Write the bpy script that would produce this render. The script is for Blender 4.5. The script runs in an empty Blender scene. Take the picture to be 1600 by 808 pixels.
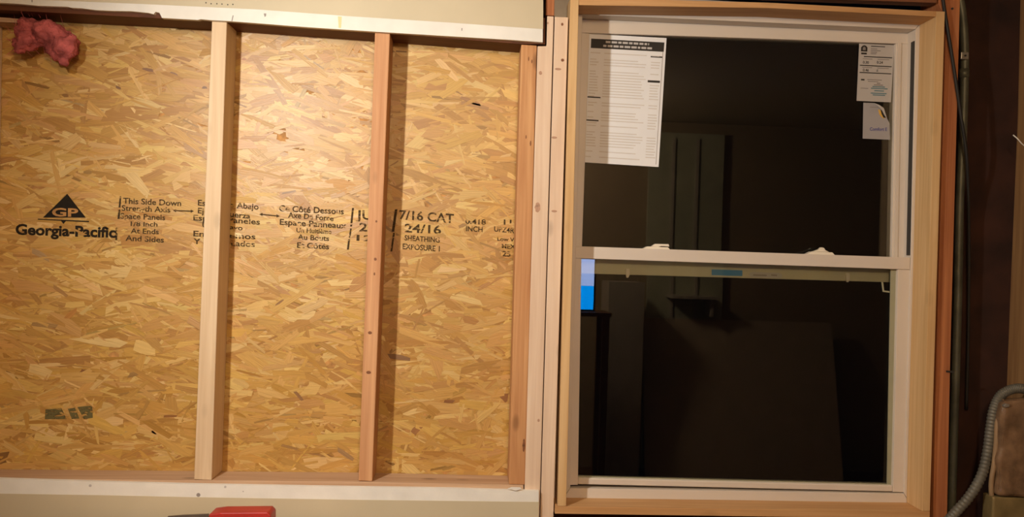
import bpy, bmesh, math, random
from mathutils import Vector, Matrix, noise

random.seed(7)
SC = bpy.context.scene
COL = SC.collection

# ------------------------------------------------------------------ camera
FPX = 1256.0                       # focal length in pixels of the 1600 px frame
CAM = Vector((0.0, -2.05, 1.45))
YAW, ROLL = math.radians(-2.9), 0.032
CROT = Matrix.Rotation(YAW, 3, 'Z') @ Matrix.Rotation(math.pi / 2, 3, 'X') @ Matrix.Rotation(ROLL, 3, 'Z')
cam_data = bpy.data.cameras.new('camera')
cam_data.sensor_width = 36.0
cam_data.lens = 36.0 * FPX / 1600.0
cam_data.clip_start = 0.02
cam = bpy.data.objects.new('camera', cam_data)
cam.matrix_world = Matrix.Translation(CAM) @ CROT.to_4x4()
COL.objects.link(cam)
SC.camera = cam

# ------------------------------------------------------------------ night outside, exposure
world = bpy.data.worlds.new('night')
SC.world = world
world.use_nodes = True
world.node_tree.nodes['Background'].inputs[0].default_value = (0.012, 0.014, 0.02, 1)
world.node_tree.nodes['Background'].inputs[1].default_value = 0.05
SC.view_settings.view_transform = 'Standard'
SC.view_settings.look = 'None'
SC.view_settings.gamma = 1.0
SC.view_settings.use_curve_mapping = False
SC.view_settings.exposure = 0.0

LAMP_POS = Vector((-0.82, -1.27, 2.02))      # the work light that throws the stud shadows
LAMP_AIM = Vector((0.07, 0.09, 1.36))
LAMP_POWER = 86.0
LAMP_COLOR = (1.0, 0.94, 0.84)
FILL_POWER = 68.0                             # added warm fill under the ceiling, behind the camera


# ------------------------------------------------------------------ helpers
def at(px, py, y):
    """the point of the plane y = const (parallel to the wall) seen at a photo position"""
    d = CROT @ Vector(((px - 800.0) / FPX, -(py - 404.0) / FPX, -1.0))
    return CAM + d * ((y - CAM.y) / d.y)


def mirrored(px, py, y, yg=0.085):
    """the point of the room whose mirror image in the window glass is seen at a photo position"""
    p = at(px, py, 2 * yg - y)
    return Vector((p.x, y, p.z))


WLOC = {}


def props(o, label=None, cat=None, group=None, kind=None):
    for k, v in (('label', label), ('category', cat), ('group', group), ('kind', kind)):
        if v:
            o[k] = v
    return o


def empty(name, loc, label=None, cat=None, group=None, kind=None, parent=None):
    o = bpy.data.objects.new(name, None)
    o.empty_display_size = 0.05
    COL.objects.link(o)
    loc = Vector(loc)
    if parent:
        o.parent = parent
        o.location = loc - WLOC[parent]
    else:
        o.location = loc
    WLOC[o] = loc
    return props(o, label, cat, group, kind)


def mk(name, verts, faces, mat, parent=None, label=None, cat=None, group=None, kind=None, bevel=0.0, smooth=False):
    vs = [Vector(v) for v in verts]
    lo = Vector((min(v.x for v in vs), min(v.y for v in vs), min(v.z for v in vs)))
    hi = Vector((max(v.x for v in vs), max(v.y for v in vs), max(v.z for v in vs)))
    loc = Vector(((lo.x + hi.x) / 2, (lo.y + hi.y) / 2, lo.z))
    me = bpy.data.meshes.new(name)
    me.from_pydata([v - loc for v in vs], [], faces)
    bm = bmesh.new()
    bm.from_mesh(me)
    bmesh.ops.recalc_face_normals(bm, faces=bm.faces)
    bm.to_mesh(me)
    bm.free()
    if smooth:
        for p in me.polygons:
            p.use_smooth = True
    me.materials.append(mat)
    o = bpy.data.objects.new(name, me)
    COL.objects.link(o)
    if parent:
        o.parent = parent
        o.location = loc - WLOC[parent]
    else:
        o.location = loc
    WLOC[o] = loc
    if bevel:
        b = o.modifiers.new('edge', 'BEVEL')
        b.width = bevel
        b.segments = 2
        b.limit_method = 'ANGLE'
    return props(o, label, cat, group, kind)


def extrude(front, dy):
    """world polygon -> prism along +y"""
    n = len(front)
    vs = [Vector(p) for p in front] + [Vector(p) + Vector((0, dy, 0)) for p in front]
    fs = [tuple(range(n)), tuple(range(2 * n - 1, n - 1, -1))]
    for i in range(n):
        j = (i + 1) % n
        fs.append((i, i + n, j + n, j))
    return vs, fs


def bar(name, pts, y0, y1, mat, parent=None, **kw):
    """a board whose front outline shows at PTS on the plane y0 and which runs straight back to y1"""
    vs, fs = extrude([at(x, y, y0) for x, y in pts], y1 - y0)
    return mk(name, vs, fs, mat, parent, **kw)


def box(name, lo, hi, mat, parent=None, **kw):
    x0, y0, z0 = lo
    x1, y1, z1 = hi
    vs, fs = extrude([(x0, y0, z0), (x1, y0, z0), (x1, y0, z1), (x0, y0, z1)], y1 - y0)
    return mk(name, vs, fs, mat, parent, **kw)


def tube_data(path, rad, seg=12, cap=True):
    """swept tube; RAD is a number or a list of radii along PATH"""
    path = [Vector(p) for p in path]
    n = len(path)
    vs, fs = [], []
    up = Vector((0, 1, 0))
    prev = None
    for i, p in enumerate(path):
        t = (path[min(i + 1, n - 1)] - path[max(i - 1, 0)]).normalized()
        a = (up if prev is None else prev)
        a = a - t * a.dot(t)
        if a.length < 1e-4:
            a = Vector((1, 0, 0)) - t * t.x
        a.normalize()
        prev = a
        b = t.cross(a)
        r = rad[i] if isinstance(rad, (list, tuple)) else rad
        for k in range(seg):
            an = 2 * math.pi * k / seg
            vs.append(p + a * math.cos(an) * r + b * math.sin(an) * r)
    for i in range(n - 1):
        for k in range(seg):
            k2 = (k + 1) % seg
            fs.append((i * seg + k, i * seg + k2, (i + 1) * seg + k2, (i + 1) * seg + k))
    if cap:
        fs.append(tuple(range(seg - 1, -1, -1)))
        fs.append(tuple(range((n - 1) * seg, n * seg)))
    return vs, fs


def tube(name, path, rad, mat, parent=None, seg=12, **kw):
    vs, fs = tube_data(path, rad, seg)
    return mk(name, vs, fs, mat, parent, smooth=True, **kw)


def spline(pts, per=10):
    """Catmull-Rom through the points"""
    P = [Vector(p) for p in pts]
    P = [P[0] * 2 - P[1]] + P + [P[-1] * 2 - P[-2]]
    out = []
    for i in range(1, len(P) - 2):
        a, b, c, d = P[i - 1:i + 3]
        for k in range(per):
            t = k / per
            out.append(0.5 * (2 * b + (c - a) * t + (2 * a - 5 * b + 4 * c - d) * t * t + (3 * b - a - 3 * c + d) * t ** 3))
    out.append(P[-2])
    return out


def disc(name, c, r, y0, y1, mat, parent=None, seg=14, **kw):
    vs, fs = extrude([(c.x + r * math.cos(2 * math.pi * k / seg), y0, c.z + r * math.sin(2 * math.pi * k / seg)) for k in range(seg)], y1 - y0)
    return mk(name, vs, fs, mat, parent, **kw)


# ------------------------------------------------------------------ materials
def new_mat(name):
    m = bpy.data.materials.new(name)
    m.use_nodes = True
    nt = m.node_tree
    return m, nt, nt.nodes['Principled BSDF']


def node(nt, typ, **kw):
    n = nt.nodes.new(typ)
    for k, v in kw.items():
        setattr(n, k, v)
    return n


def rgba(c):
    return (c[0], c[1], c[2], 1.0)


def srgb(r, g, b):
    return tuple(((v / 255.0) / 12.92 if v / 255.0 <= 0.04045 else ((v / 255.0 + 0.055) / 1.055) ** 2.4) for v in (r, g, b))


def ramp(nt, stops):
    r = node(nt, 'ShaderNodeValToRGB')
    e = r.color_ramp.elements
    while len(e) < len(stops):
        e.new(0.5)
    for el, (p, c) in zip(e, stops):
        el.position = p
        el.color = rgba(c)
    return r


def plain(name, c, rough=0.6, metal=0.0, mottle=0.06, scale=18.0, bump=0.0, spec=0.4):
    m, nt, b = new_mat(name)
    tc = node(nt, 'ShaderNodeTexCoord')
    nz = node(nt, 'ShaderNodeTexNoise')
    nz.inputs['Scale'].default_value = scale
    nz.inputs['Detail'].default_value = 5
    nt.links.new(tc.outputs['Object'], nz.inputs['Vector'])
    lo = tuple(v * (1 - mottle * 2) for v in c)
    hi = tuple(min(1, v * (1 + mottle * 2)) for v in c)
    r = ramp(nt, [(0.3, lo), (0.7, hi)])
    nt.links.new(nz.outputs['Fac'], r.inputs['Fac'])
    nt.links.new(r.outputs['Color'], b.inputs['Base Color'])
    b.inputs['Roughness'].default_value = rough
    b.inputs['Metallic'].default_value = metal
    b.inputs['Specular IOR Level'].default_value = spec
    if bump:
        bp = node(nt, 'ShaderNodeBump')
        bp.inputs['Strength'].default_value = bump
        bp.inputs['Distance'].default_value = 0.002
        n2 = node(nt, 'ShaderNodeTexNoise')
        n2.inputs['Scale'].default_value = scale * 12
        nt.links.new(tc.outputs['Object'], n2.inputs['Vector'])
        nt.links.new(n2.outputs['Fac'], bp.inputs['Height'])
        nt.links.new(bp.outputs['Normal'], b.inputs['Normal'])
    return m


def wood(name, light, dark, axis='Z', grain=55.0, knots=0.5, rough=0.6, red=None):
    """sawn softwood: stretched grain, broad bands, sparse knots"""
    m, nt, b = new_mat(name)
    tc = node(nt, 'ShaderNodeTexCoord')
    oi = node(nt, 'ShaderNodeObjectInfo')
    add = node(nt, 'ShaderNodeVectorMath', operation='ADD')
    sc = node(nt, 'ShaderNodeVectorMath', operation='SCALE')
    cmb = node(nt, 'ShaderNodeCombineXYZ')
    for k in range(3):
        nt.links.new(oi.outputs['Random'], cmb.inputs[k])
    nt.links.new(cmb.outputs[0], sc.inputs[0])
    sc.inputs['Scale'].default_value = 7.0
    nt.links.new(tc.outputs['Object'], add.inputs[0])
    nt.links.new(sc.outputs[0], add.inputs[1])

    def mapped(s_along, s_across):
        mp = node(nt, 'ShaderNodeMapping')
        s = [s_across] * 3
        s['XYZ'.index(axis)] = s_along
        mp.inputs['Scale'].default_value = s
        nt.links.new(add.outputs[0], mp.inputs['Vector'])
        return mp
    fine = node(nt, 'ShaderNodeTexNoise')
    fine.inputs['Scale'].default_value = 1.0
    fine.inputs['Detail'].default_value = 6
    fine.inputs['Distortion'].default_value = 0.6
    nt.links.new(mapped(3.0, grain * 2.2).outputs[0], fine.inputs['Vector'])
    broad = node(nt, 'ShaderNodeTexNoise')
    broad.inputs['Scale'].default_value = 1.0
    broad.inputs['Detail'].default_value = 3
    broad.inputs['Distortion'].default_value = 1.2
    nt.links.new(mapped(1.6, grain * 0.5).outputs[0], broad.inputs['Vector'])
    mx = node(nt, 'ShaderNodeMath', operation='MULTIPLY_ADD')
    mx.inputs[1].default_value = 0.45
    nt.links.new(fine.outputs['Fac'], mx.inputs[0])
    m2 = node(nt, 'ShaderNodeMath', operation='MULTIPLY')
    m2.inputs[1].default_value = 0.55
    nt.links.new(broad.outputs['Fac'], m2.inputs[0])
    nt.links.new(m2.outputs[0], mx.inputs[2])
    r = ramp(nt, [(0.34, dark), (0.52, tuple((a + c) / 2 for a, c in zip(light, dark))), (0.66, light)])
    nt.links.new(mx.outputs[0], r.inputs['Fac'])
    col = r.outputs['Color']
    if knots:
        vo = node(nt, 'ShaderNodeTexVoronoi')
        vo.inputs['Scale'].default_value = 1.0
        nt.links.new(mapped(6.0, 14.0).outputs[0], vo.inputs['Vector'])
        kr = ramp(nt, [(0.0, (1, 1, 1)), (0.09, (0.8, 0.8, 0.8)), (0.17, (0, 0, 0))])
        nt.links.new(vo.outputs['Distance'], kr.inputs['Fac'])
        km = node(nt, 'ShaderNodeMath', operation='MULTIPLY')
        km.inputs[1].default_value = knots
        nt.links.new(kr.outputs['Color'], km.inputs[0])
        mix = node(nt, 'ShaderNodeMix', data_type='RGBA')
        nt.links.new(km.outputs[0], mix.inputs['Factor'])
        nt.links.new(col, mix.inputs['A'])
        mix.inputs['B'].default_value = rgba(tuple(v * 0.3 for v in dark))
        col = mix.outputs['Result']
    nt.links.new(col, b.inputs['Base Color'])
    b.inputs['Roughness'].default_value = rough
    b.inputs['Specular IOR Level'].default_value = 0.25
    bp = node(nt, 'ShaderNodeBump')
    bp.inputs['Strength'].default_value = 0.25
    bp.inputs['Distance'].default_value = 0.001
    nt.links.new(fine.outputs['Fac'], bp.inputs['Height'])
    nt.links.new(bp.outputs['Normal'], b.inputs['Normal'])
    return m


def strand_material():
    """wafers: colour of each one from a face attribute, grain along its length"""
    m, nt, b = new_mat('osb_strands')
    at_ = node(nt, 'ShaderNodeAttribute', attribute_name='tone')
    uv = node(nt, 'ShaderNodeUVMap', uv_map='grain')
    mp = node(nt, 'ShaderNodeMapping')
    mp.inputs['Scale'].default_value = (18, 420, 1)
    nt.links.new(uv.outputs[0], mp.inputs['Vector'])
    nz = node(nt, 'ShaderNodeTexNoise')
    nz.inputs['Scale'].default_value = 1.0
    nz.inputs['Detail'].default_value = 4
    nt.links.new(mp.outputs[0], nz.inputs['Vector'])
    r = ramp(nt, [(0.25, (0.80, 0.76, 0.70)), (0.7, (1.08, 1.07, 1.05))])
    nt.links.new(nz.outputs['Fac'], r.inputs['Fac'])
    mix = node(nt, 'ShaderNodeMix', data_type='RGBA', blend_type='MULTIPLY')
    mix.inputs['Factor'].default_value = 1.0
    nt.links.new(at_.outputs['Color'], mix.inputs['A'])
    nt.links.new(r.outputs['Color'], mix.inputs['B'])
    nt.links.new(mix.outputs['Result'], b.inputs['Base Color'])
    b.inputs['Roughness'].default_value = 0.42
    b.inputs['Specular IOR Level'].default_value = 0.62
    bp = node(nt, 'ShaderNodeBump')
    bp.inputs['Strength'].default_value = 0.35
    bp.inputs['Distance'].default_value = 0.001
    nt.links.new(nz.outputs['Fac'], bp.inputs['Height'])
    nt.links.new(bp.outputs['Normal'], b.inputs['Normal'])
    return m


def ink_material(name, c, wear):
    """stamped ink, broken where the strands did not take it"""
    m, nt, b = new_mat(name)
    b.inputs['Base Color'].default_value = rgba(c)
    b.inputs['Roughness'].default_value = 0.8
    b.inputs['Specular IOR Level'].default_value = 0.1
    tr = node(nt, 'ShaderNodeBsdfTransparent')
    mx = node(nt, 'ShaderNodeMixShader')
    tc = node(nt, 'ShaderNodeTexCoord')
    mp = node(nt, 'ShaderNodeMapping')
    mp.inputs['Scale'].default_value = (55, 55, 150)
    geo = node(nt, 'ShaderNodeNewGeometry')
    nt.links.new(geo.outputs['Position'], mp.inputs['Vector'])
    nz = node(nt, 'ShaderNodeTexNoise')
    nz.inputs['Scale'].default_value = 1.0
    nz.inputs['Detail'].default_value = 3
    nt.links.new(mp.outputs[0], nz.inputs['Vector'])
    r = ramp(nt, [(max(0, wear - 0.08), (0, 0, 0)), (wear + 0.08, (0.93, 0.93, 0.93))])
    nt.links.new(nz.outputs['Fac'], r.inputs['Fac'])
    nt.links.new(r.outputs['Color'], mx.inputs[0])
    nt.links.new(tr.outputs[0], mx.inputs[1])
    nt.links.new(b.outputs[0], mx.inputs[2])
    nt.links.new(mx.outputs[0], nt.nodes['Material Output'].inputs['Surface'])
    return m


def glass_material():
    m, nt, b = new_mat('window_glass')
    nt.nodes.remove(b)
    tr = node(nt, 'ShaderNodeBsdfTransparent')
    tr.inputs[0].default_value = (0.93, 0.95, 0.92, 1)
    gl = node(nt, 'ShaderNodeBsdfGlossy')
    gl.inputs['Roughness'].default_value = 0.004
    fr = node(nt, 'ShaderNodeFresnel')
    fr.inputs['IOR'].default_value = 1.55
    mx = node(nt, 'ShaderNodeMixShader')
    nt.links.new(fr.outputs[0], mx.inputs[0])
    nt.links.new(tr.outputs[0], mx.inputs[1])
    nt.links.new(gl.outputs[0], mx.inputs[2])
    nt.links.new(mx.outputs[0], nt.nodes['Material Output'].inputs['Surface'])
    return m


def emit(name, c, s):
    m, nt, b = new_mat(name)
    b.inputs['Base Color'].default_value = (0, 0, 0, 1)
    b.inputs['Emission Color'].default_value = rgba(c)
    b.inputs['Emission Strength'].default_value = s
    return m


M = {}
M['pale'] = wood('pale_pine', (0.74, 0.57, 0.38), (0.62, 0.45, 0.28), knots=0.25)
M['pinkish'] = wood('pinkish_spruce', (0.80, 0.64, 0.49), (0.66, 0.48, 0.345), knots=0.4)
M['fir'] = wood('reddish_fir', (0.66, 0.37, 0.19), (0.47, 0.22, 0.10), knots=0.5)
M['fir_orange'] = wood('orange_fir', (0.66, 0.37, 0.17), (0.42, 0.18, 0.07), knots=0.6)
M['plate'] = wood('plate_spruce', (0.62, 0.43, 0.28), (0.44, 0.27, 0.16), axis='X', knots=0.7)
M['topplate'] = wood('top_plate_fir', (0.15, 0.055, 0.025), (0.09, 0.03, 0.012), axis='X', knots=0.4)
M['jamb'] = wood('clear_pine', (0.72, 0.50, 0.26), (0.58, 0.36, 0.16), knots=0.15)
M['jamb_x'] = wood('clear_pine_lengthwise', (0.66, 0.40, 0.19), (0.50, 0.27, 0.11), axis='X', knots=0.2)
M['old'] = wood('old_red_fir', (0.50, 0.20, 0.08), (0.30, 0.10, 0.04), knots=0.6)
M['old_x'] = wood('old_red_fir_lengthwise', (0.30, 0.13, 0.06), (0.16, 0.06, 0.03), axis='X', knots=0.6)
M['old_brown'] = wood('old_brown_fir', (0.33, 0.19, 0.08), (0.20, 0.10, 0.04), knots=0.5)
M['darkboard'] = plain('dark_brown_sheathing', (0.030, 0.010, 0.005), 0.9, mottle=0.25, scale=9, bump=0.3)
M['osb_core'] = plain('osb_core', (0.46, 0.23, 0.07), 0.7, mottle=0.2, scale=40)
M['strand'] = strand_material()
M['gypsum'] = plain('bare_drywall_paper', (0.80, 0.79, 0.74), 0.85, mottle=0.03, scale=14, bump=0.1)
M['gypsum_edge'] = plain('gypsum_core', (0.55, 0.50, 0.44), 0.95, mottle=0.15, scale=60, bump=0.3)
M['paint'] = plain('beige_wall_paint', (0.585, 0.515, 0.365), 0.6, mottle=0.02, scale=6, bump=0.08)
M['vinyl'] = plain('almond_vinyl', (0.66, 0.595, 0.52), 0.42, mottle=0.02, scale=5)
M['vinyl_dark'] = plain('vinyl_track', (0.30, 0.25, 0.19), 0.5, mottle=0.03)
M['spacer'] = plain('glass_spacer', (0.34, 0.33, 0.22), 0.5, mottle=0.03)
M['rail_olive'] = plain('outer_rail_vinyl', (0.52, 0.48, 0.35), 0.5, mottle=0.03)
M['lock'] = plain('white_sash_lock', (0.80, 0.74, 0.62), 0.25, mottle=0.02)
M['glass'] = glass_material()
M['paper'] = plain('white_paper', (0.80, 0.82, 0.85), 0.6, mottle=0.01)
M['sticker'] = plain('label_stock', (0.47, 0.45, 0.43), 0.4, mottle=0.01)
M['sticker_grey'] = plain('grey_label_stock', (0.36, 0.35, 0.36), 0.25, mottle=0.02)
M['print_black'] = plain('black_print', (0.02, 0.018, 0.016), 0.6)
M['print_grey'] = plain('grey_print', (0.52, 0.50, 0.49), 0.6)
M['print_dim'] = plain('dim_print', (0.30, 0.27, 0.25), 0.6)
M['print_blue'] = plain('blue_print', (0.10, 0.10, 0.28), 0.5)
M['print_teal'] = plain('teal_print', (0.10, 0.21, 0.25), 0.5)
M['print_mid'] = plain('label_print', (0.24, 0.22, 0.21), 0.5)
M['print_sky'] = plain('blue_tape', (0.06, 0.24, 0.50), 0.5)
M['print_gold'] = plain('gold_print', (0.70, 0.42, 0.08), 0.4)
M['ink'] = ink_material('stamp_ink', (0.065, 0.042, 0.020), 0.40)
M['ink_bold'] = ink_material('logo_ink', (0.022, 0.017, 0.012), 0.26)
M['ink_green'] = ink_material('green_stencil_ink', (0.15, 0.125, 0.05), 0.46)
M['pink'] = plain('pink_fibreglass', (0.42, 0.105, 0.10), 0.95, mottle=0.3, scale=30, bump=1.0, spec=0.1)
M['nail'] = plain('dark_steel_nail', (0.05, 0.045, 0.04), 0.5, 0.3)
M['emt'] = plain('dull_galvanised_conduit', (0.11, 0.115, 0.085), 0.5, 0.4, mottle=0.15)
M['flex'] = plain('flexible_steel_conduit', (0.14, 0.135, 0.11), 0.5, 0.2, mottle=0.1)
M['blackcable'] = plain('black_cable_jacket', (0.015, 0.013, 0.011), 0.6)
M['tancable'] = plain('tan_cable_jacket', (0.30, 0.20, 0.11), 0.5)
M['boxbrown'] = plain('brown_plastic_film', (0.17, 0.105, 0.06), 0.16, mottle=0.2, scale=25, bump=0.4)
M['boxolive'] = plain('olive_steel', (0.20, 0.15, 0.065), 0.4, 0.2, mottle=0.15)
M['galv'] = plain('galvanised_steel', (0.45, 0.44, 0.40), 0.4, 0.7)
M['red'] = plain('red_plastic', (0.42, 0.03, 0.025), 0.4)
M['blackplastic'] = plain('black_plastic', (0.03, 0.03, 0.03), 0.5)
M['greysteel'] = plain('grey_steel', (0.20, 0.19, 0.18), 0.4, 0.8)
M['roomwall'] = plain('room_wall_paint', (0.42, 0.34, 0.24), 0.8, mottle=0.03, scale=4)
M['ceiling'] = plain('ceiling_paint', (0.62, 0.57, 0.48), 0.9, mottle=0.02, scale=4)
M['floor'] = wood('floor_boards', (0.22, 0.12, 0.06), (0.14, 0.07, 0.03), axis='X', knots=0.3)
M['greypanel'] = plain('grey_board', (0.55, 0.46, 0.36), 0.85, mottle=0.05)
M['greendoor'] = plain('grey_green_door_paint', (0.55, 0.58, 0.46), 0.6)
M['whitecol'] = plain('white_laminate', (0.55, 0.52, 0.48), 0.5)
M['screen_blue'] = emit('screen_blue', (0.0, 0.32, 1.0), 10.0)
M['screen_pale'] = emit('screen_pale', (0.42, 0.55, 1.0), 9.0)

# depth planes (m): stud faces at 0, drywall stands half an inch proud, sheathing behind the studs
DRY, FACE, OSB = -0.0127, 0.0, 0.089

# ------------------------------------------------------------------ room shell
XL, XR, YB, ZC = -2.3, 3.4, -3.4, 2.46
box('floor', (XL, YB, -0.03), (XR, 0.2, 0.0), M['floor'], kind='structure')
box('ceiling', (XL, YB, ZC), (XR, 0.2, ZC + 0.03), M['ceiling'], kind='structure')
box('wall_left', (XL - 0.05, YB, 0.0), (XL, 0.2, ZC), M['roomwall'], kind='structure')
box('wall_right', (XR, YB, 0.0), (XR + 0.05, 0.2, ZC), M['roomwall'], kind='structure')
box('wall_back', (XL, YB - 0.05, 0.0), (XR, YB, ZC), M['roomwall'], kind='structure')

# ------------------------------------------------------------------ OSB sheathing
osb_r = at(824, 400, OSB).x
osb = empty('osb_panel', (-0.9, OSB, 0.0), 'golden oriented strand board sheathing with black printed stamps behind the studs', 'sheathing')
box('board_core', (XL, OSB, 0.0), (osb_r, OSB + 0.011, ZC), M['osb_core'], osb)


def strands():
    """thousands of pressed wafers, each with its own outline, tilt and colour"""
    x0, x1 = XL + 0.02, osb_r - 0.005
    z0, z1 = 0.82, 2.14
    tones = [(0.62, 0.36, 0.110), (0.57, 0.315, 0.085), (0.53, 0.28, 0.07), (0.66, 0.40, 0.135), (0.57, 0.305, 0.08),
             (0.48, 0.245, 0.06), (0.61, 0.34, 0.095), (0.58, 0.31, 0.095), (0.70, 0.45, 0.17), (0.45, 0.22, 0.055)]
    vs, fs, cols, uvs = [], [], [], []

    def flake(cx, cz, L, W, ang, yoff, tone, tx, ty):
        n0 = len(vs)
        ca, sa = math.cos(ang), math.sin(ang)
        rr = random.random
        # outline: two long sides slightly wavy, ends split obliquely
        e0, e1 = (rr() - 0.5) * W * 0.9, (rr() - 0.5) * W * 0.9
        out = [(-L / 2 + e0, -W / 2), (-L * 0.15, -W / 2 * (0.85 + 0.3 * rr())), (L * 0.2, -W / 2 * (0.8 + 0.3 * rr())), (L / 2 + e1, -W / 2 * (0.5 + 0.5 * rr())),
               (L / 2 - e1 * 0.6, W / 2 * (0.3 + 0.6 * rr())), (L * 0.12, W / 2 * (0.8 + 0.3 * rr())), (-L * 0.22, W / 2 * (0.85 + 0.3 * rr())), (-L / 2 - e0 * 0.7, W / 2 * (0.4 + 0.5 * rr()))]
        ou, ov = rr() * 20, rr() * 20
        for (u, v) in out:
            x = cx + u * ca - v * sa
            z = cz + u * sa + v * ca
            y = OSB - yoff + u * tx + v * ty
            vs.append((x, y, z))
        fs.append(tuple(range(n0, n0 + 8)))
        cols.append(tone)
        uvs.append([(ou + u, ov + v) for u, v in out])

    N = 14000
    for i in range(N):
        cx, cz = random.uniform(x0, x1), random.uniform(z0, z1)
        L = random.uniform(0.035, 0.11) if random.random() < 0.75 else random.uniform(0.1, 0.17)
        W = random.choice((0.004, 0.006, 0.009, 0.012, 0.016, 0.022, 0.030)) * random.uniform(0.8, 1.25)
        ang = random.gauss(-0.06, 0.34) if random.random() < 0.88 else random.uniform(-1.5, 1.5)
        t = random.choice(tones)
        k = random.uniform(0.92, 1.06)
        if W < 0.011 and random.random() < 0.06:
            k *= 0.66
        t = (min(1, t[0] * k * 0.94), min(1, t[1] * k * 1.01 * random.uniform(0.96, 1.04)), min(1, t[2] * k * random.uniform(0.85, 1.15)))
        flake(cx, cz, L, W, ang, random.uniform(0.0003, 0.0016), t, random.gauss(0, 0.004), random.gauss(0, 0.03))
    # the dark strands and knots that stand out
    for px, py, L, W, ang, c in (
            (231, 109, .028, .008, -0.1, (.33, .20, .13)), (272, 115, .020, .005, -0.3, (.36, .23, .15)), (735, 158, .055, .010, -.35, (.40, .24, .12)),
            (742, 165, .075, .012, -.2, (.46, .29, .14)), (624, 558, .058, .014, -.12, (.30, .19, .11)), (702, 627, .026, .009, -.05, (.33, .17, .08)),
            (789, 622, .018, .022, .3, (.36, .19, .09)), (468, 620, .036, .008, -.85, (.36, .22, .12)), (267, 650, .034, .007, .05, (.38, .20, .08)),
            (70, 508, .064, .012, -.1, (.47, .33, .16)), (112, 490, .036, .014, .75, (.60, .33, .11)), (95, 455, .044, .010, -.6, (.50, .32, .14)),
            (208, 585, .022, .012, .2, (.42, .29, .13)), (130, 580, .014, .010, 0, (.33, .17, .08)), (185, 137, .014, .007, -.4, (.30, .18, .10)),
            (437, 473, .026, .006, .7, (.36, .22, .1)), (380, 92, .018, .008, -.3, (.52, .27, .12)), (510, 90, .030, .026, .3, (.66, .42, .18)),
            (320, 137, .012, .006, 0, (.25, .15, .08)), (540, 710, .050, .012, -.6, (.45, .33, .2)), (380, 680, .03, .02, .2, (.62, .40, .16)),
            (64, 398, .050, .014, -.45, (.52, .40, .25)), (5, 715, .03, .03, .4, (.28, .17, .07)), (650, 672, .024, .018, .8, (.45, .25, .12)),
            (288, 388, .010, .008, 0, (.45, .26, .1)), (255, 690, .08, .006, -.75, (.78, .56, .28)), (215, 660, .12, .012, -.5, (.80, .57, .27)),
            (140, 445, .07, .015, -.5, (.86, .64, .34)), (250, 460, .10, .02, -.35, (.86, .63, .32)), (555, 130, .09, .02, -.5, (.93, .74, .44)), (700, 110, .08, .016, -.8, (.9, .7, .4))):
        p = at(px, py, OSB)
        flake(p.x, p.z, L, W, ang, 0.0017, (c[0] * .78, c[1] * .66, c[2] * .5), 0, 0)
    lo = Vector(((x0 + x1) / 2, OSB, z0))
    me = bpy.data.meshes.new('wood_strands')
    me.from_pydata([Vector(v) - lo for v in vs], [], fs)
    attr = me.attributes.new('tone', 'FLOAT_COLOR', 'FACE')
    buf = []
    for c in cols:
        buf += [c[0], c[1], c[2], 1.0]
    attr.data.foreach_set('color', buf)
    ul = me.uv_layers.new(name='grain')
    ub = []
    for u in uvs:
        for a in u:
            ub += [a[0], a[1]]
    ul.data.foreach_set('uv', ub)
    me.materials.append(M['strand'])
    o = bpy.data.objects.new('wood_strands', me)
    COL.objects.link(o)
    o.parent = osb
    o.location = lo - WLOC[osb]
    o['kind'] = 'stuff'


strands()

# ------------------------------------------------------------------ lettering
def text_mesh(s, bold=0.0, spacing=1.0):
    cu = bpy.data.curves.new('lettering', 'FONT')
    cu.body = s
    cu.size = 1.0
    cu.offset = bold
    cu.space_character = spacing
    cu.resolution_u = 3
    ob = bpy.data.objects.new('lettering', cu)
    COL.objects.link(ob)
    dg = bpy.context.evaluated_depsgraph_get()
    me = bpy.data.meshes.new_from_object(ob.evaluated_get(dg))
    COL.objects.unlink(ob)
    bpy.data.objects.remove(ob)
    vs = [v.co.copy() for v in me.vertices]
    fs = [tuple(p.vertices) for p in me.polygons]
    bpy.data.meshes.remove(me)
    return vs, fs


def letter(s, xl, yl, xr, yr, cap, y, mat, parent, bold=0.02, name='printed_text', spacing=1.0):
    """print S on the plane y, its base line from (xl, yl) to (xr, yr) of the photo, capitals CAP px high"""
    vs, fs = text_mesh(s, bold, spacing)
    x0, x1 = min(v.x for v in vs), max(v.x for v in vs)
    a, b = at(xl, yl, y), at(xr, yr, y)
    up = at(xl + cap * 0.032, yl - cap, y) - a
    out = [a + (b - a) * ((v.x - x0) / (x1 - x0)) + up * (v.y / 0.70) for v in vs]
    return mk(name, out, fs, mat, parent)


def flat(name, pts, y, mat, parent, **kw):
    return bar(name, pts, y, y + 0.0003, mat, parent, **kw)


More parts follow.
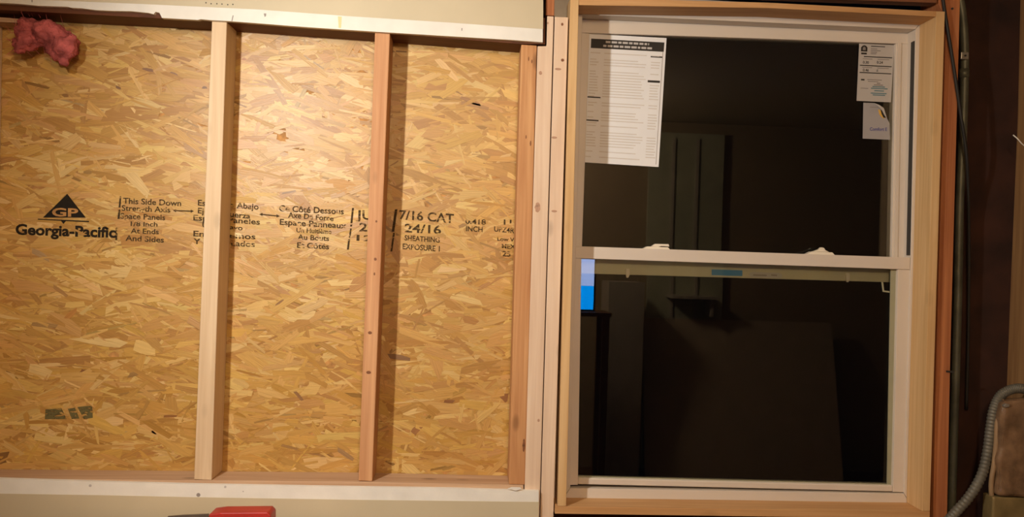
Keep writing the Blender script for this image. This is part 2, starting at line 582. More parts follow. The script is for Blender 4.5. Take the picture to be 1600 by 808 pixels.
TP = OSB - 0.0021
flat('logo_triangle', [(105, 303), (134, 340), (67, 340)], TP, M['ink_bold'], osb)
flat('logo_bar', [(59, 341.8), (139, 345.3), (139, 347.2), (59, 343.4)], TP, M['ink_bold'], osb)
flat('logo_stem', [(95, 345), (103, 345.3), (99, 350)], TP, M['ink_bold'], osb)
letter('GP', 81, 337.5, 122, 338.5, 12.5, TP - 0.0004, M['osb_core'], osb, 0.03, 'logo_letters')
letter('Georgia-Pacific', 24, 366, 181, 371, 16, TP, M['ink_bold'], osb, 0.035)
for pts in ([(187, 307), (189.5, 307), (187, 342), (183.5, 342)], [(181, 356), (184, 356), (183, 375), (180, 375)]):
    flat('printed_rule', pts, TP, M['ink'], osb)
for row in (
        ('This Side Down', 192, 318, 283, 322, 9), ('Strength Axis', 190, 329, 266, 332, 8.5), ('Space Panels', 188, 341.5, 258, 344, 8.5),
        ('1/8 Inch', 204, 353, 246, 354, 7), ('At Ends', 204, 364.5, 248, 366, 8), ('And Sides', 196, 376, 256, 379, 8.5),
        ('Este Lado Abajo', 309, 321, 404, 327.5, 9), ('Eje De Fuerza', 309, 333, 391, 342, 8.5), ('Espacie Paneles', 302, 344, 406, 351, 8.5),
        ('Un Octavo', 316, 355, 379, 360, 7.5), ('En Extremos', 302, 369, 399, 374, 8.5), ('Y A Los Lados', 302, 381, 398, 386, 8.5),
        ('Ce C\u00f4t\u00e9 Dessous', 436, 330, 537, 335, 9.5), ('Axe De Force', 450, 340, 521, 345.5, 8.5), ('Espace Panneaux', 437, 351, 541, 357, 9),
        ('Un Huiti\u00e8me', 463, 363, 518, 365.5, 7), ('Au Bouts', 465, 374, 514, 376.5, 8), ('Et C\u00f4t\u00e9s', 464, 387, 514, 389.5, 8.5),
        ('JUN', 556, 342, 602, 344.5, 14), ('20', 561, 361, 587, 362, 13), ('12', 557, 376, 583, 377, 9),
        ('7/16 CAT', 624, 342, 709, 348.5, 14), ('24/16', 632, 362.5, 689, 365.5, 13), ('SHEATHING', 632, 375.5, 687, 379, 8), ('EXPOSURE 1', 629, 389, 687, 393, 8.5),
        ('0.418', 727, 349.5, 759, 351, 8), ('INCH', 728, 361, 754, 362.5, 8), ('11', 787, 351, 799, 351.5, 8), ('UPZ4R5', 772, 361.5, 808, 365, 8),
        ('Low W', 777, 376, 808, 378, 6), ('MEX-', 784, 388, 808, 389, 7), ('25 1', 785, 400, 806, 401.5, 8)):
    letter(*row, TP, M['ink'], osb, 0.02)
for (xa, ya, xb, yb) in ((270, 329, 303, 330), (405, 335, 437, 337.5)):
    flat('printed_arrow', [(xa, ya), (xa + 5, ya - 2.4), (xa + 5, ya - .7), (xb - 5, yb - .9), (xb - 5, yb - 2.5), (xb, yb),
                           (xb - 5, yb + 2.5), (xb - 5, yb + .9), (xa + 5, ya + .9), (xa + 5, ya + 2.4)], TP, M['ink'], osb)
for pts in ([(550, 325), (553, 325), (550, 354), (547, 354)], [(547, 357), (549.5, 357), (547.5, 372), (545, 372)], [(544, 374), (547, 374), (545, 390), (542, 390)],
            [(617, 327), (621, 327), (616, 362), (612, 362)], [(614, 364), (617, 364), (613, 393), (610, 393)]):
    flat('printed_rule', pts, TP, M['ink'], osb)
for pts in ([(71, 640), (96, 638), (104, 655), (70, 655)], [(106, 639), (117, 637), (124, 654), (112, 655)], [(121, 636), (144, 634), (145, 653), (131, 655)]):
    flat('stencil_mark', pts, TP, M['ink_green'], osb)

# ------------------------------------------------------------------ framing
STUD = {}
bar('wall_stud', [(-84, 10), (-27, 10), (-40, 760), (-97, 760)], FACE, OSB - .003, M['pale'], label='stud barely showing along the left edge of the photo', cat='stud', group='studs of the opening', bevel=.002)
bar('wall_stud', [(331, 32), (354.5, 33), (330.5, 750.5), (303, 749.5)], FACE, OSB - .003, M['pale'], label='pale cream pine stud right of the black triangle logo', cat='stud', group='studs of the opening', bevel=.002)
STUD['red'] = bar('wall_stud', [(586, 47), (609.5, 48), (581.5, 752.5), (560, 751.5)], FACE, OSB - .003, M['fir'], label='reddish fir stud that throws a shadow across the 7/16 stamp', cat='stud', group='studs of the opening', bevel=.002)
STUD['orange'] = bar('wall_stud', [(814.5, 69.5), (839, 71), (820.5, 758), (795, 757)], FACE, OSB - .003, M['fir_orange'], label='orange fir stud closing the opening, left of the pale jack studs', cat='stud', group='studs of the opening', bevel=.002)
STUD['jack_a'] = bar('jack_stud', [(855, 25), (865.3, 25.5), (841.6, 850), (817, 850), (840, 72), (854, 72)], FACE, OSB - .003, M['pinkish'], label='pale jack stud touching the orange stud, its top notched around the drywall', cat='stud', group='jack studs beside the window', bevel=.0015)
STUD['jack_b'] = bar('jack_stud', [(867, 26), (888, 27), (863.5, 850), (843, 850)], FACE, OSB - .003, M['pinkish'], label='pale jack stud with small knots, nearest to the window jamb', cat='stud', group='jack studs beside the window', bevel=.0015)
def knots(stud, spots, mat):
    """knots flush on the face of a stud: (photo x, y, half width mm, half height mm)"""
    for px, py, rx, rz in spots:
        c = at(px, py, FACE)
        n = 14
        ring = [(c.x + rx * .001 * math.cos(2 * math.pi * k / n) * (1 + .15 * math.sin(3 * k)), FACE - .0003, c.z + rz * .001 * math.sin(2 * math.pi * k / n)) for k in range(n)]
        vs, fs = extrude(ring, .0006)
        mk('knot', vs, fs, mat, stud)


kn_soft = plain('soft_knot', (.46, .27, .18), .6, mottle=.2, scale=90)
kn_dark = plain('dark_knot', (.22, .085, .035), .6, mottle=.3, scale=90)
knots(STUD['jack_a'], ((844.5, 114, 4, 5), (841.5, 657, 3, 4), (840, 324, 7, 13), (856, 36, 2, 3)), kn_soft)
knots(STUD['jack_b'], ((879, 94, 4, 4), (878.5, 38, 3, 4)), kn_dark)
knots(STUD['jack_b'], ((872, 108, 8, 3), (866, 330, 7, 3), (866, 215, 7, 3)), kn_soft)
knots(STUD['orange'], ((818.5, 696, 3.5, 17), (829, 224, 2, 7), (826, 92, 1.5, 6), (831, 96, 1.5, 5), (822, 214, 1.5, 5)), kn_dark)
knots(STUD['red'], ((588, 346, 2.5, 3), (586.5, 405, 3.5, 4), (585, 428, 2, 4), (578, 520, 5, 4), (576, 582, 6, 4)), kn_dark)
# plates: the sole plate under the studs, the header plate whose underside shows above
bar('sole_plate', [(-120, 746.8), (300, 750.4), (560, 752.6), (818, 758.0), (818, 783), (560, 778), (300, 775), (-120, 771)], FACE, OSB - .003, M['plate'],
    label='weathered pinkish sole plate under the studs, above the lower drywall', cat='plate', bevel=.0015)
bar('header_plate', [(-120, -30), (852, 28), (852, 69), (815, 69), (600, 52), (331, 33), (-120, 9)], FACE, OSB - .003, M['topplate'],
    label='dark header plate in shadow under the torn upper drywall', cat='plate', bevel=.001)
bar('header_block', [(854, -60), (867.5, -60), (866, 24.5), (853, 24)], FACE + .002, OSB, M['old'], label='red fir block above the jack studs beside the upper drywall', cat='block', bevel=.001)
bar('steel_strap', [(867, -60), (892, -60), (890, 34), (866, 34)], FACE + .06, FACE + .064, M['greysteel'], label='shaded grey steel strap above the second jack stud', cat='strap')

# ------------------------------------------------------------------ drywall with a bare paper strip along the cut
dw = empty('drywall_panel', at(400, 20, DRY), 'beige painted upper drywall with torn white lower edge', 'drywall')
lower_edge = [(848, 66), (800, 62.5), (700, 56.5), (586, 49.5), (480, 42.5), (400, 36.2), (352, 32.6), (330, 31.5), (314, 30), (309, 31.2), (253, 28),
              (249, 19.8), (243, 18.6), (240, 22.2), (232, 20.2), (205, 17.5), (175, 17), (150, 15.8), (128, 13), (112, 12.2), (106, 10.6), (60, 9), (30, 6), (0, 4.5), (-120, -4)]
bar('board', [(-120, -330), (850, -330)] + lower_edge, DRY, FACE - .0005, M['gypsum'], dw)
bar('paint_layer', [(-120, -330), (850, -330), (848.6, 45.5), (700, 35), (550, 25.5), (400, 14.5), (230, 6.5), (47, -1), (-120, -9)], DRY - .0006, DRY, M['paint'], dw)
for px, py in ((322, 4.5), (330, 6), (339, 6), (347, 6.5), (356, 7.5), (364, 7)):
    disc('staple_hole', at(px, py, DRY), .0017, DRY - .0011, DRY - .0006, M['nail'], dw, 8)
flat('pencil_tick', [(363.5, 24), (365, 24), (363, 33), (361.5, 33)], DRY - .0004, M['print_dim'], dw)
flat('scuff_mark', [(412, 21), (416, 21), (415.5, 25), (413.5, 26.5)], DRY - .0004, M['print_dim'], dw)
flat('scuff_mark', [(721, 44), (722.5, 44), (722.2, 48), (721, 48)], DRY - .0004, M['print_dim'], dw)
flat('glue_streak', [(528, 25.5), (534, 26), (533, 44), (529, 43.5)], DRY - .0003, plain('dried_yellow_glue', (.78, .66, .36), .7), dw)
flat('pencil_tick', [(49, 0), (51, 0), (50.5, 3.5), (49.5, 3.5)], DRY - .0009, M['print_dim'], dw)

dl = empty('drywall_panel', at(400, 1050, DRY), 'beige painted lower drywall with bare white strip along its top', 'drywall')
bar('board', [(-120, 743.5), (0, 748), (150, 753), (300, 757), (500, 760.5), (700, 763.5), (842, 767.5), (833, 1240), (-135, 1240)], DRY, FACE - .0005, M['gypsum'], dl)
bar('paint_layer', [(-120, 768.5), (0, 771.5), (160, 774), (300, 777), (560, 781.2), (842, 784.5), (833, 1240), (-135, 1240)], DRY - .0006, DRY, M['paint'], dl)
for c, r in (((310, 773.5), .005), ((141, 759), .0035), ((352, 761), .003), ((380, 768), .0018)):
    disc('nail_hole', at(c[0], c[1], DRY), r, DRY - .0003, DRY, M['print_grey'] if r < .0045 else M['print_dim'], dl, 10)
bar('torn_flap', [(793, 764), (800, 761.5), (813, 762), (815, 764.5), (806, 766.8)], DRY - .004, DRY - .001, M['gypsum'], dl)

# ------------------------------------------------------------------ pink insulation tuft at the upper left
def tuft():
    bm = bmesh.new()
    balls = [(46, 37, .026), (60, 42, .031), (72, 47, .033), (84, 54, .036), (96, 62, .036), (104, 72, .032), (98, 84, .024), (88, 72, .028), (112, 62, .022), (70, 62, .022),
             (50, 58, .024), (40, 64, .024), (32, 66, .022), (26, 62, .018), (30, 76, .014), (40, 48, .026), (54, 70, .016), (99, 92, .014)]
    c0 = at(70, 60, OSB - .04)
    for i, (px, py, r) in enumerate(balls):
        p = at(px, py + 3, OSB - .052 + .010 * math.sin(i * 2.1)) - c0
        bmesh.ops.create_icosphere(bm, subdivisions=3, radius=r, matrix=Matrix.Translation(p) @ Matrix.Diagonal((1, 1.0, .85, 1)))
    me = bpy.data.meshes.new('insulation_tuft')
    bm.to_mesh(me)
    bm.free()
    me.materials.append(M['pink'])
    o = bpy.data.objects.new('insulation_tuft', me)
    COL.objects.link(o)
    o.location = c0
    WLOC[o] = c0
    rm = o.modifiers.new('merge', 'REMESH')
    rm.mode = 'VOXEL'
    rm.voxel_size = .0035
    rm.use_smooth_shade = True
    for sc_, st in ((.045, .028), (.014, .011)):
        tx = bpy.data.textures.new('fibre_noise', 'CLOUDS')
        tx.noise_scale = sc_
        tx.noise_depth = 3
        d = o.modifiers.new('fluff', 'DISPLACE')
        d.texture = tx
        d.strength = st
        d.mid_level = .55
        d.texture_coords = 'LOCAL'
    vs, fs = [], []
    for i in range(110):
        px, py, r = random.choice(balls)
        d = Vector((random.gauss(0, 1), random.gauss(-.6, .7), random.gauss(-.2, 1))).normalized()
        c = at(px, py, OSB - .05) + d * r * .95
        side = d.orthogonal().normalized() * .0005
        w = Vector((random.gauss(0, 1), random.gauss(0, 1), random.gauss(0, 1))) * .006
        a_, b_ = c + d * .012 + w, c + d * .02 + w * 2.4
        b_.y = min(b_.y, OSB - .004)
        n0 = len(vs)
        vs += [c - side, c + side, a_ + side, a_ - side, b_]
        fs += [(n0, n0 + 1, n0 + 2, n0 + 3), (n0 + 3, n0 + 2, n0 + 4)]
    mk('loose_fibres', vs, fs, M['pink'], o, kind='stuff')
    props(o, 'torn tuft of pink fibreglass insulation hanging in the upper left corner', 'insulation')


tuft()
bar('blocking_scrap', [(-60, 22), (36, 30), (36, 36), (-60, 31)], .03, OSB - .003, M['plate'], label='short wood scrap behind the pink tuft under the drywall', cat='scrap')

# ------------------------------------------------------------------ the window
YJ0, YJ1 = -.012, .065
win = empty('window_1', at(1170, 792, .03), 'almond vinyl double-hung window in a pine jamb, night behind the glass', 'window', kind='structure')
bar('jamb_board', [(891.5, -5), (904.5, -5), (884.5, 791), (871.5, 791)], YJ0, YJ1, M['jamb'], win, bevel=.001)
bar('jamb_board', [(1463, 17.5), (1476.5, 18), (1453, 799), (1441, 799)], YJ0, YJ1, M['jamb'], win, bevel=.001)
bar('head_board', [(904.6, -4), (1200, 4), (1462.8, 17.5), (1462.8, 26), (1200, 12.5), (904.6, 8)], YJ0, YJ1, M['jamb_x'], win, bevel=.001)
bar('sill_board', [(868, 791.5), (1453, 799.5), (1453, 811), (867, 803)], YJ0, YJ1, M['jamb_x'], win, bevel=.001)
# vinyl frame
F0, F1 = .0655, .15
fr = empty('vinyl_frame', at(1170, 785, F0), parent=win)
bar('frame_member', [(880, -12), (1452, 18), (1430.5, 45.5), (910.5, 22.5)], F0, F1, M['vinyl'], fr, bevel=.001)
bar('frame_member', [(880, -11), (910, 22.5), (899.5, 400), (891, 763), (860, 802)], F0, F1, M['vinyl'], fr, bevel=.001)
bar('frame_member', [(1453, 19), (1435, 808), (1413, 771.5), (1423.5, 400), (1431, 45.5)], F0, F1, M['vinyl'], fr, bevel=.001)
bar('frame_member', [(891.5, 763), (1412.5, 771.5), (1434, 809), (861, 803)], F0, F1, M['vinyl'], fr, bevel=.001)
bar('gap_shade_strip', [(1428, 64), (1432, 64), (1425, 399), (1420.6, 399)], .0695, .084, M['blackplastic'], fr)  # raised black strip standing in for the shade in the gap beside the sash
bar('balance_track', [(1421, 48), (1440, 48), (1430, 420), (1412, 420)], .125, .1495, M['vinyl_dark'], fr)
# upper sash (outer track)
U0, U1 = .105, .136
us = empty('upper_sash', at(1160, 430, U0), parent=win)
bar('top_rail', [(906, 29.5), (1426.5, 52), (1426, 69), (1200, 60.5), (906, 51)], U0, U1, M['vinyl'], us, bevel=.0012)
bar('stile', [(1400, 68), (1426, 69), (1419.5, 438), (1393, 437)], U0, U1, M['vinyl'], us, bevel=.0012)
bar('stile', [(906, 51), (921, 52), (908, 426), (893, 426)], U0, U1, M['vinyl'], us, bevel=.0012)
bar('glazing_bead', [(1403, 66), (1408.5, 66), (1402, 420), (1397, 420)], U0 - .003, U0, M['vinyl'], us)
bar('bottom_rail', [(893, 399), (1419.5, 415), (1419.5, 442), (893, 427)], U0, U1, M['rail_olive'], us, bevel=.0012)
bar('glass_pane', [(914, 45), (1406, 62), (1399, 430), (899, 418)], U0 + .011, U0 + .015, M['glass'], us)
for px, py in ((981, 425), (1325, 432)):
    bar('rail_clip', [(px - 3, py - 5), (px + 3, py - 5), (px + 3, py + 5), (px + 1, py + 9), (px - 2, py + 9), (px - 3, py + 4)], U0 - .004, U0, M['vinyl'], us, bevel=.001)
# lower sash (inner track)
L0, L1 = .070, .1015
ls = empty('lower_sash', at(1160, 765, L0), parent=win)
bar('meeting_rail', [(894, 384.5), (1422.5, 402.5), (1422, 421.5), (894, 403.5)], L0 - .003, L1, M['vinyl'], ls, bevel=.0015)
bar('stile', [(1403, 421), (1422, 421.5), (1412.5, 769.5), (1395, 769)], L0, L1, M['vinyl'], ls, bevel=.0012)
bar('stile', [(893.5, 403.5), (908.5, 404), (903, 758), (886, 758)], L0, L1, M['vinyl'], ls, bevel=.0012)
bar('bottom_rail', [(903, 747), (1395, 759), (1395, 768.5), (903, 757)], L0, L1, M['vinyl'], ls, bevel=.0025)
bar('glazing_bead', [(1392, 420), (1404, 420), (1396.5, 762), (1386, 762)], L0 + .010, L0 + .013, M['spacer'], ls)
bar('glazing_bead', [(903, 744.2), (1386, 756.5), (1386, 763), (903, 751)], L0 + .010, L0 + .013, M['spacer'], ls)
bar('glass_pane', [(902, 398), (1406, 414), (1400, 766), (897, 752)], L0 + .014, L0 + .018, M['glass'], ls)
for pts in ([(1377.5, 441), (1380, 441), (1381.5, 454), (1379.5, 456)], [(1379.5, 456), (1381.5, 454), (1390, 455), (1390, 457.5)]):
    bar('corner_clip', pts, L0 + .012, L0 + .0138, M['spacer'], ls)
for i, (px, py) in enumerate(((1026, 388), (1283, 396))):
    lk = empty('sash_lock', at(px, py + 2, L0 + .012), parent=ls)
    bar('lock_base', [(px - 23, py + 1.5), (px - 14, py - 3), (px + 18, py - 1.5), (px + 22, py + 3)], L0 + .004, L0 + .026, M['lock'], lk, bevel=.001)
    if i == 0:
        bar('lock_lever', [(px - 8, py - 3), (px - 2, py - 7), (px + 19, py - 6.5), (px + 20, py - 2.5), (px + 8, py - 3.5), (px + 2, py - 2)], L0 + .008, L0 + .022, M['lock'], lk, bevel=.001)
    else:
        bar('lock_lever', [(px - 12, py - 3), (px - 2, py - 6.5), (px + 1, py - 9.5), (px + 5, py - 8.5), (px + 7, py - 5), (px + 13, py - 2)], L0 + .008, L0 + .022, M['lock'], lk, bevel=.001)

# paper and labels stuck to the inside of the upper pane
PY = U0 + .0095
pap = empty('paper_sheet', at(972, 257, PY), 'white printed instruction sheet with black header taped to upper pane', 'paper')


def on_sheet(c, u, v):
    """bilinear position on a four-cornered sheet"""
    tl, tr, br, bl = c
    return (tl[0] * (1 - u) * (1 - v) + tr[0] * u * (1 - v) + br[0] * u * v + bl[0] * (1 - u) * v,
            tl[1] * (1 - u) * (1 - v) + tr[1] * u * (1 - v) + br[1] * u * v + bl[1] * (1 - u) * v)


PC = [(920.5, 53), (1041.5, 59.5), (1029, 261), (910.5, 253.5)]
bar('sheet', PC, PY, PY + .0005, M['paper'], pap)


def printed(c, u0, v0, u1, v1, y, mat, parent, name='printed_line'):
    return bar(name, [on_sheet(c, u0, v0), on_sheet(c, u1, v0), on_sheet(c, u1, v1), on_sheet(c, u0, v1)], y, y + .0002, mat, parent)


printed(PC, .03, .035, .975, .108, PY - .0003, M['print_black'], pap, 'header_bar')
for v, a, b in ((.047, .22, .78), (.078, .19, .82)):
    u = a
    while u < b:
        w = random.uniform(.03, .085)
        printed(PC, u, v, min(u + w, b), v + .016, PY - .0006, M['print_grey'], pap)
        u += w + .014
M['print_faint'] = plain('faint_print', (0.66, 0.64, 0.62), 0.6)
for (v, a, b) in ((.145, .81, .965), (.333, .79, .95), (.485, .02, .19), (.665, .02, .18)):
    printed(PC, a, v, b, v + (.017 if v == .333 else .010), PY - .0003, M['print_black'], pap)
v = .14
while v < .96:
    for a, b in ((.03, .16), (.21, .77), (.82, .95)):
        if random.random() < .9 and not (a > .5 and .3 < v < .36):
            printed(PC, a, v, b - random.random() * .22 * (b - a) * (1 if a > .18 else 2), v + .008, PY - .0003, M['print_faint'], pap)
    v += .0215 if random.random() < .82 else .05
bar('margin_rule', [(1035.5, 80), (1036.3, 80), (1025.3, 257), (1024.5, 257)], PY - .0003, PY - .0001, M['print_dim'], pap)

nf = empty('energy_label', at(1365, 157, PY), 'larger white energy rating label at the top right of the upper pane', 'label')
NC = [(1342.5, 68), (1397.5, 70.5), (1392, 160), (1338.5, 157.5)]
bar('sheet', NC, PY, PY + .0005, M['sticker'], nf)
NY = PY - .0003
# rating council mark: an arched window shape with a pale middle
bar('emblem', [on_sheet(NC, u, v) for u, v in ((.06, .135), (.06, .065), (.10, .035), (.15, .025), (.20, .035), (.24, .065), (.24, .135))], NY, NY + .0002, M['print_black'], nf)
bar('emblem_centre', [on_sheet(NC, u, v) for u, v in ((.11, .11), (.11, .07), (.15, .05), (.19, .07), (.19, .11))], NY - .0003, NY, M['print_mid'], nf)
printed(NC, .07, .155, .23, .185, NY, M['print_black'], nf)
for v, b in ((.03, .74), (.075, .52), (.105, .62), (.135, .52), (.16, .5)):
    printed(NC, .34, v, b, v + .014, NY, M['print_mid'] if v > .04 else M['print_black'], nf)
for v in (.215, .37, .495):
    printed(NC, .05 + (v < .3) * .1, v, .96, v + .016, NY, M['print_black'], nf)
for v in (.255, .405):
    printed(NC, .12, v, .40, v + .012, NY, M['print_mid'], nf)
    printed(NC, .55, v, .88, v + .012, NY, M['print_mid'], nf)
for s, u, v in (('0.30', .13, .345), ('0.24', .53, .335), ('0.46', .14, .48), ('\u2264', .53, .475)):
    a, b = on_sheet(NC, u, v), on_sheet(NC, u + (.17 if len(s) > 1 else .05), v)
    letter(s, a[0], a[1], b[0], b[1], 4, NY, M['print_black'], nf, 0.02, 'printed_figure')
printed(NC, .10, .615, .20, .64, NY, M['print_black'], nf)
for v, a, b in ((.615, .28, .7), (.645, .3, .6), (.77, .10, .32)):
    printed(NC, a, v, b, v + .012, NY, M['print_mid'], nf)
for v, a, b in ((.67, .56, .66), (.70, .48, .74), (.73, .44, .80), (.76, .40, .88), (.80, .50, .78), (.845, .40, .86), (.875, .46, .82)):
    printed(NC, a, v, b, v + .018, NY, M['print_teal'] if v > .72 else M['print_mid'], nf, 'stamp_line')

cl = empty('brand_label', at(1369, 217, PY), 'smaller grey label with a peeling rounded corner on the upper pane', 'label')
CC = [(1349, 161), (1391, 162), (1390.5, 218.5), (1348, 216.5)]
bar('sheet', [(1349, 160.5), (1366, 161), (1374, 164), (1381, 169), (1383.5, 177), (1386, 185), (1390, 193), (1390.5, 218.5), (1348, 216.5)], PY, PY + .0005, M['sticker_grey'], cl)
bar('peeled_corner', [(1366, 161), (1374, 164), (1381, 169), (1383.5, 177), (1386, 185), (1382, 180), (1378, 172), (1372, 166)], PY - .004, PY - .0035, M['sticker'], cl)
bar('emblem', [(1372, 171), (1375, 171.5), (1380, 178), (1383, 185), (1379, 184.5), (1374, 179)], NY, NY + .0002, M['print_gold'], cl)
bar('emblem', [(1376, 171.5), (1381, 174), (1384, 184), (1380.5, 184), (1377.5, 178)], NY - .0003, NY - .0001, M['print_black'], cl)
letter('Comfort E', 1359, 204, 1386, 204.5, 5, NY, M['print_blue'], cl, 0.03)
printed(CC, .25, .10, .55, .12, NY, M['print_mid'], cl)

bs = bar('rail_sticker', [(1112, 421), (1160, 422.5), (1160, 431.5), (1112, 430)], U0 - .0006, U0 - .0001, M['print_sky'], label='blue adhesive strip on the rail seen through the lower pane', cat='sticker')
ws = empty('rail_sticker', at(1196, 434, U0), 'pale oval printed label on the rail right of the blue strip', 'sticker')
bar('label_stock', [(1171, 427), (1174, 425), (1219, 426.5), (1222, 429), (1222, 433), (1219, 435), (1174, 433.5), (1171, 431)], U0 - .0006, U0 - .0001, M['sticker'], ws)
for a, b in ((1177, 1198), (1205, 1214)):
    bar('printed_line', [(a, 428.6), (b, 429.2), (b, 431.6), (a, 431)], U0 - .0009, U0 - .0007, M['print_dim'], ws)

# ------------------------------------------------------------------ old framing round the window
bar('rough_sill', [(868, 812), (1463, 822), (1463, 846), (868, 836)], FACE, OSB, M['old_x'], label='old brown rough sill under the new window', cat='sill')
bar('window_header', [(893, -130), (1465.5, -110), (1463.5, 4.5), (1200, -5), (893, -24)], FACE, FACE + .03, M['old_x'], label='dark brown header above the window jamb', cat='header')
bar('king_stud', [(1466.5, -100), (1500.5, -100), (1500, 5), (1485, 560), (1478, 900), (1456, 900), (1463, 560), (1478.5, 30), (1466.5, 6)], FACE + .004, OSB, M['old'],
    label='old red stud right of the window jamb', cat='stud', bevel=.001)
nh = at(1489, 13, FACE)
disc('nail', nh, .003, FACE + .002, FACE + .004, M['nail'], label='dark nail head near the top of the old red stud', cat='nail')
bar('knot_nail', [(1479, 579), (1491, 580), (1491, 583), (1479, 582)], FACE + .0015, FACE + .004, M['nail'], label='dark nail driven through the old red stud beside the conduit', cat='nail')
x_in = at(1478, 400, OSB).x
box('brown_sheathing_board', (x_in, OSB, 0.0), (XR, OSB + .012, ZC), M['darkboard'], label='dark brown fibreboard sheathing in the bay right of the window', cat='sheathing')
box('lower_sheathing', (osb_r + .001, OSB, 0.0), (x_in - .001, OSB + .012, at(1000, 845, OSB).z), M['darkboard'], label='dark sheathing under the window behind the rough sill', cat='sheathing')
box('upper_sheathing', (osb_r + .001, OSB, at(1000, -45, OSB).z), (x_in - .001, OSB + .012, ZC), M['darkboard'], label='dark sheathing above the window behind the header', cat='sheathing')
bar('wall_stud', [(1632, -100), (1666, -100), (1634, 900), (1597, 900), (1613, 480), (1626, 170)], FACE, OSB, M['old_brown'], label='old brown stud at the right edge behind the junction box', cat='stud', bevel=.001)

# thin-wall conduit running down beside the old stud
cp = [at(x, y, .055) for x, y in ((1489, -60), (1497, -15), (1504, 25), (1507, 70), (1507, 130), (1504, 220), (1499.5, 320), (1497, 450), (1494, 560), (1490, 690), (1485, 860))]
emt = empty('conduit', at(1490, 860, .055), 'dull grey green metal conduit strapped down the dark bay', 'conduit')
tube('pipe', spline(cp, 6), .0105, M['emt'], emt, 14)
s0 = at(1508, 87, .04)
bar('strap', [(1502, 81), (1514.5, 81.5), (1514, 93), (1501.5, 92.5)], .040, .0445, M['galv'], emt, bevel=.002)
disc('strap_screw', s0, .0026, .0375, .040, M['nail'], emt)
tube('coupling', [at(1506.5, 108, .055), at(1506.5, 122, .055)], .0125, M['emt'], emt, 14)
tube('black_cable', spline([at(x, y, d) for x, y, d in ((1470, -25, -.006), (1477.5, 26, -.006), (1486, 78, -.008), (1494, 130, -.006), (1500.5, 175, .0), (1510, 240, .014), (1513, 310, .045), (1514, 400, .066), (1513, 520, .078), (1510, 640, .08))], 8),
     .0042, M['blackcable'], seg=10, label='thin black cable slanting across the old red stud into the bay', cat='cable')

# ribbed flexible conduit into the junction box
fp = spline([at(x, y, d) for x, y, d in ((1440, 866, -.03), (1470, 826, -.028), (1492, 802, -.026), (1516, 774, -.022), (1534, 742, -.018), (1543, 706, -.016), (1547.5, 672, -.016), (1553, 640, -.018), (1563, 619, -.022), (1578, 609.5, -.03), (1592, 607, -.036), (1604, 609, -.036))], 24)
rad = [.0128 if (i // 2) % 2 == 0 else .0114 for i in range(len(fp))]
tube('flexible_conduit', fp, rad, M['flex'], seg=16, label='grey ribbed flexible conduit curving up into the junction box', cat='conduit')

# box wrapped in shiny brown film
jb = empty('junction_box', at(1600, 830, -.03), 'shiny brown film wrapped junction box at the lower right corner', 'box')


def soft_box(name, pts, y0, y1, mat, parent, bv, lump=0.0, **kw):
    vs, fs = extrude([at(x, y, y0) for x, y in pts], y1 - y0)
    bm = bmesh.new()
    bv_ = [bm.verts.new(v) for v in vs]
    for f in fs:
        bm.faces.new([bv_[i] for i in f])
    bmesh.ops.recalc_face_normals(bm, faces=bm.faces)
    bmesh.ops.bevel(bm, geom=list(bm.edges), offset=bv, segments=4, profile=.6, affect='EDGES')
    bmesh.ops.triangulate(bm, faces=bm.faces)
    if lump:
        for _ in range(4):
            long_ = [e for e in bm.edges if e.calc_length() > .012]
            if long_:
                bmesh.ops.subdivide_edges(bm, edges=long_, cuts=1)
                bmesh.ops.triangulate(bm, faces=bm.faces)
        bm.normal_update()
        for v in bm.verts:
            v.co += v.normal * lump * noise.noise(v.co * 28.0)
    bm.verts.ensure_lookup_table()
    bm.verts.index_update()
    r = mk(name, [v.co.copy() for v in bm.verts], [tuple(v.index for v in f.verts) for f in bm.faces], mat, parent, smooth=True, **kw)
    bm.free()
    return r


soft_box('film_cover', [(1567, 629), (1580, 624), (1670, 626), (1662, 779), (1559, 775)], -.050, -.001, M['boxbrown'], jb, .012, .006)
soft_box('box_body', [(1552, 776.5), (1664, 781), (1660, 880), (1548, 874)], -.045, -.001, M['boxolive'], jb, .006, .0)
bar('cover_screw', [(1568, 634), (1572, 631), (1578, 632), (1577, 636), (1570, 637)], -.056, -.048, M['galv'], jb, bevel=.001)
tube('side_cable', spline([at(x, y, d) for x, y, d in ((1569, 644, -.028), (1562, 650, -.03), (1558, 662, -.03), (1556.5, 690, -.03), (1553, 725, -.03), (1549, 752, -.03), (1549, 772, -.028), (1552, 790, -.022))], 8), .0062, M['tancable'], jb, seg=10, label='tan cable down the left side')
tube('bent_wire', spline([at(x, y, d) for x, y, d in ((1583, 211, -.006), (1590, 217, -.012), (1597, 225, -.01), (1606, 232, -.002))], 6), .0016, M['gypsum'], seg=8,
     label='short pale bent wire on the brown stud at the right edge', cat='wire')

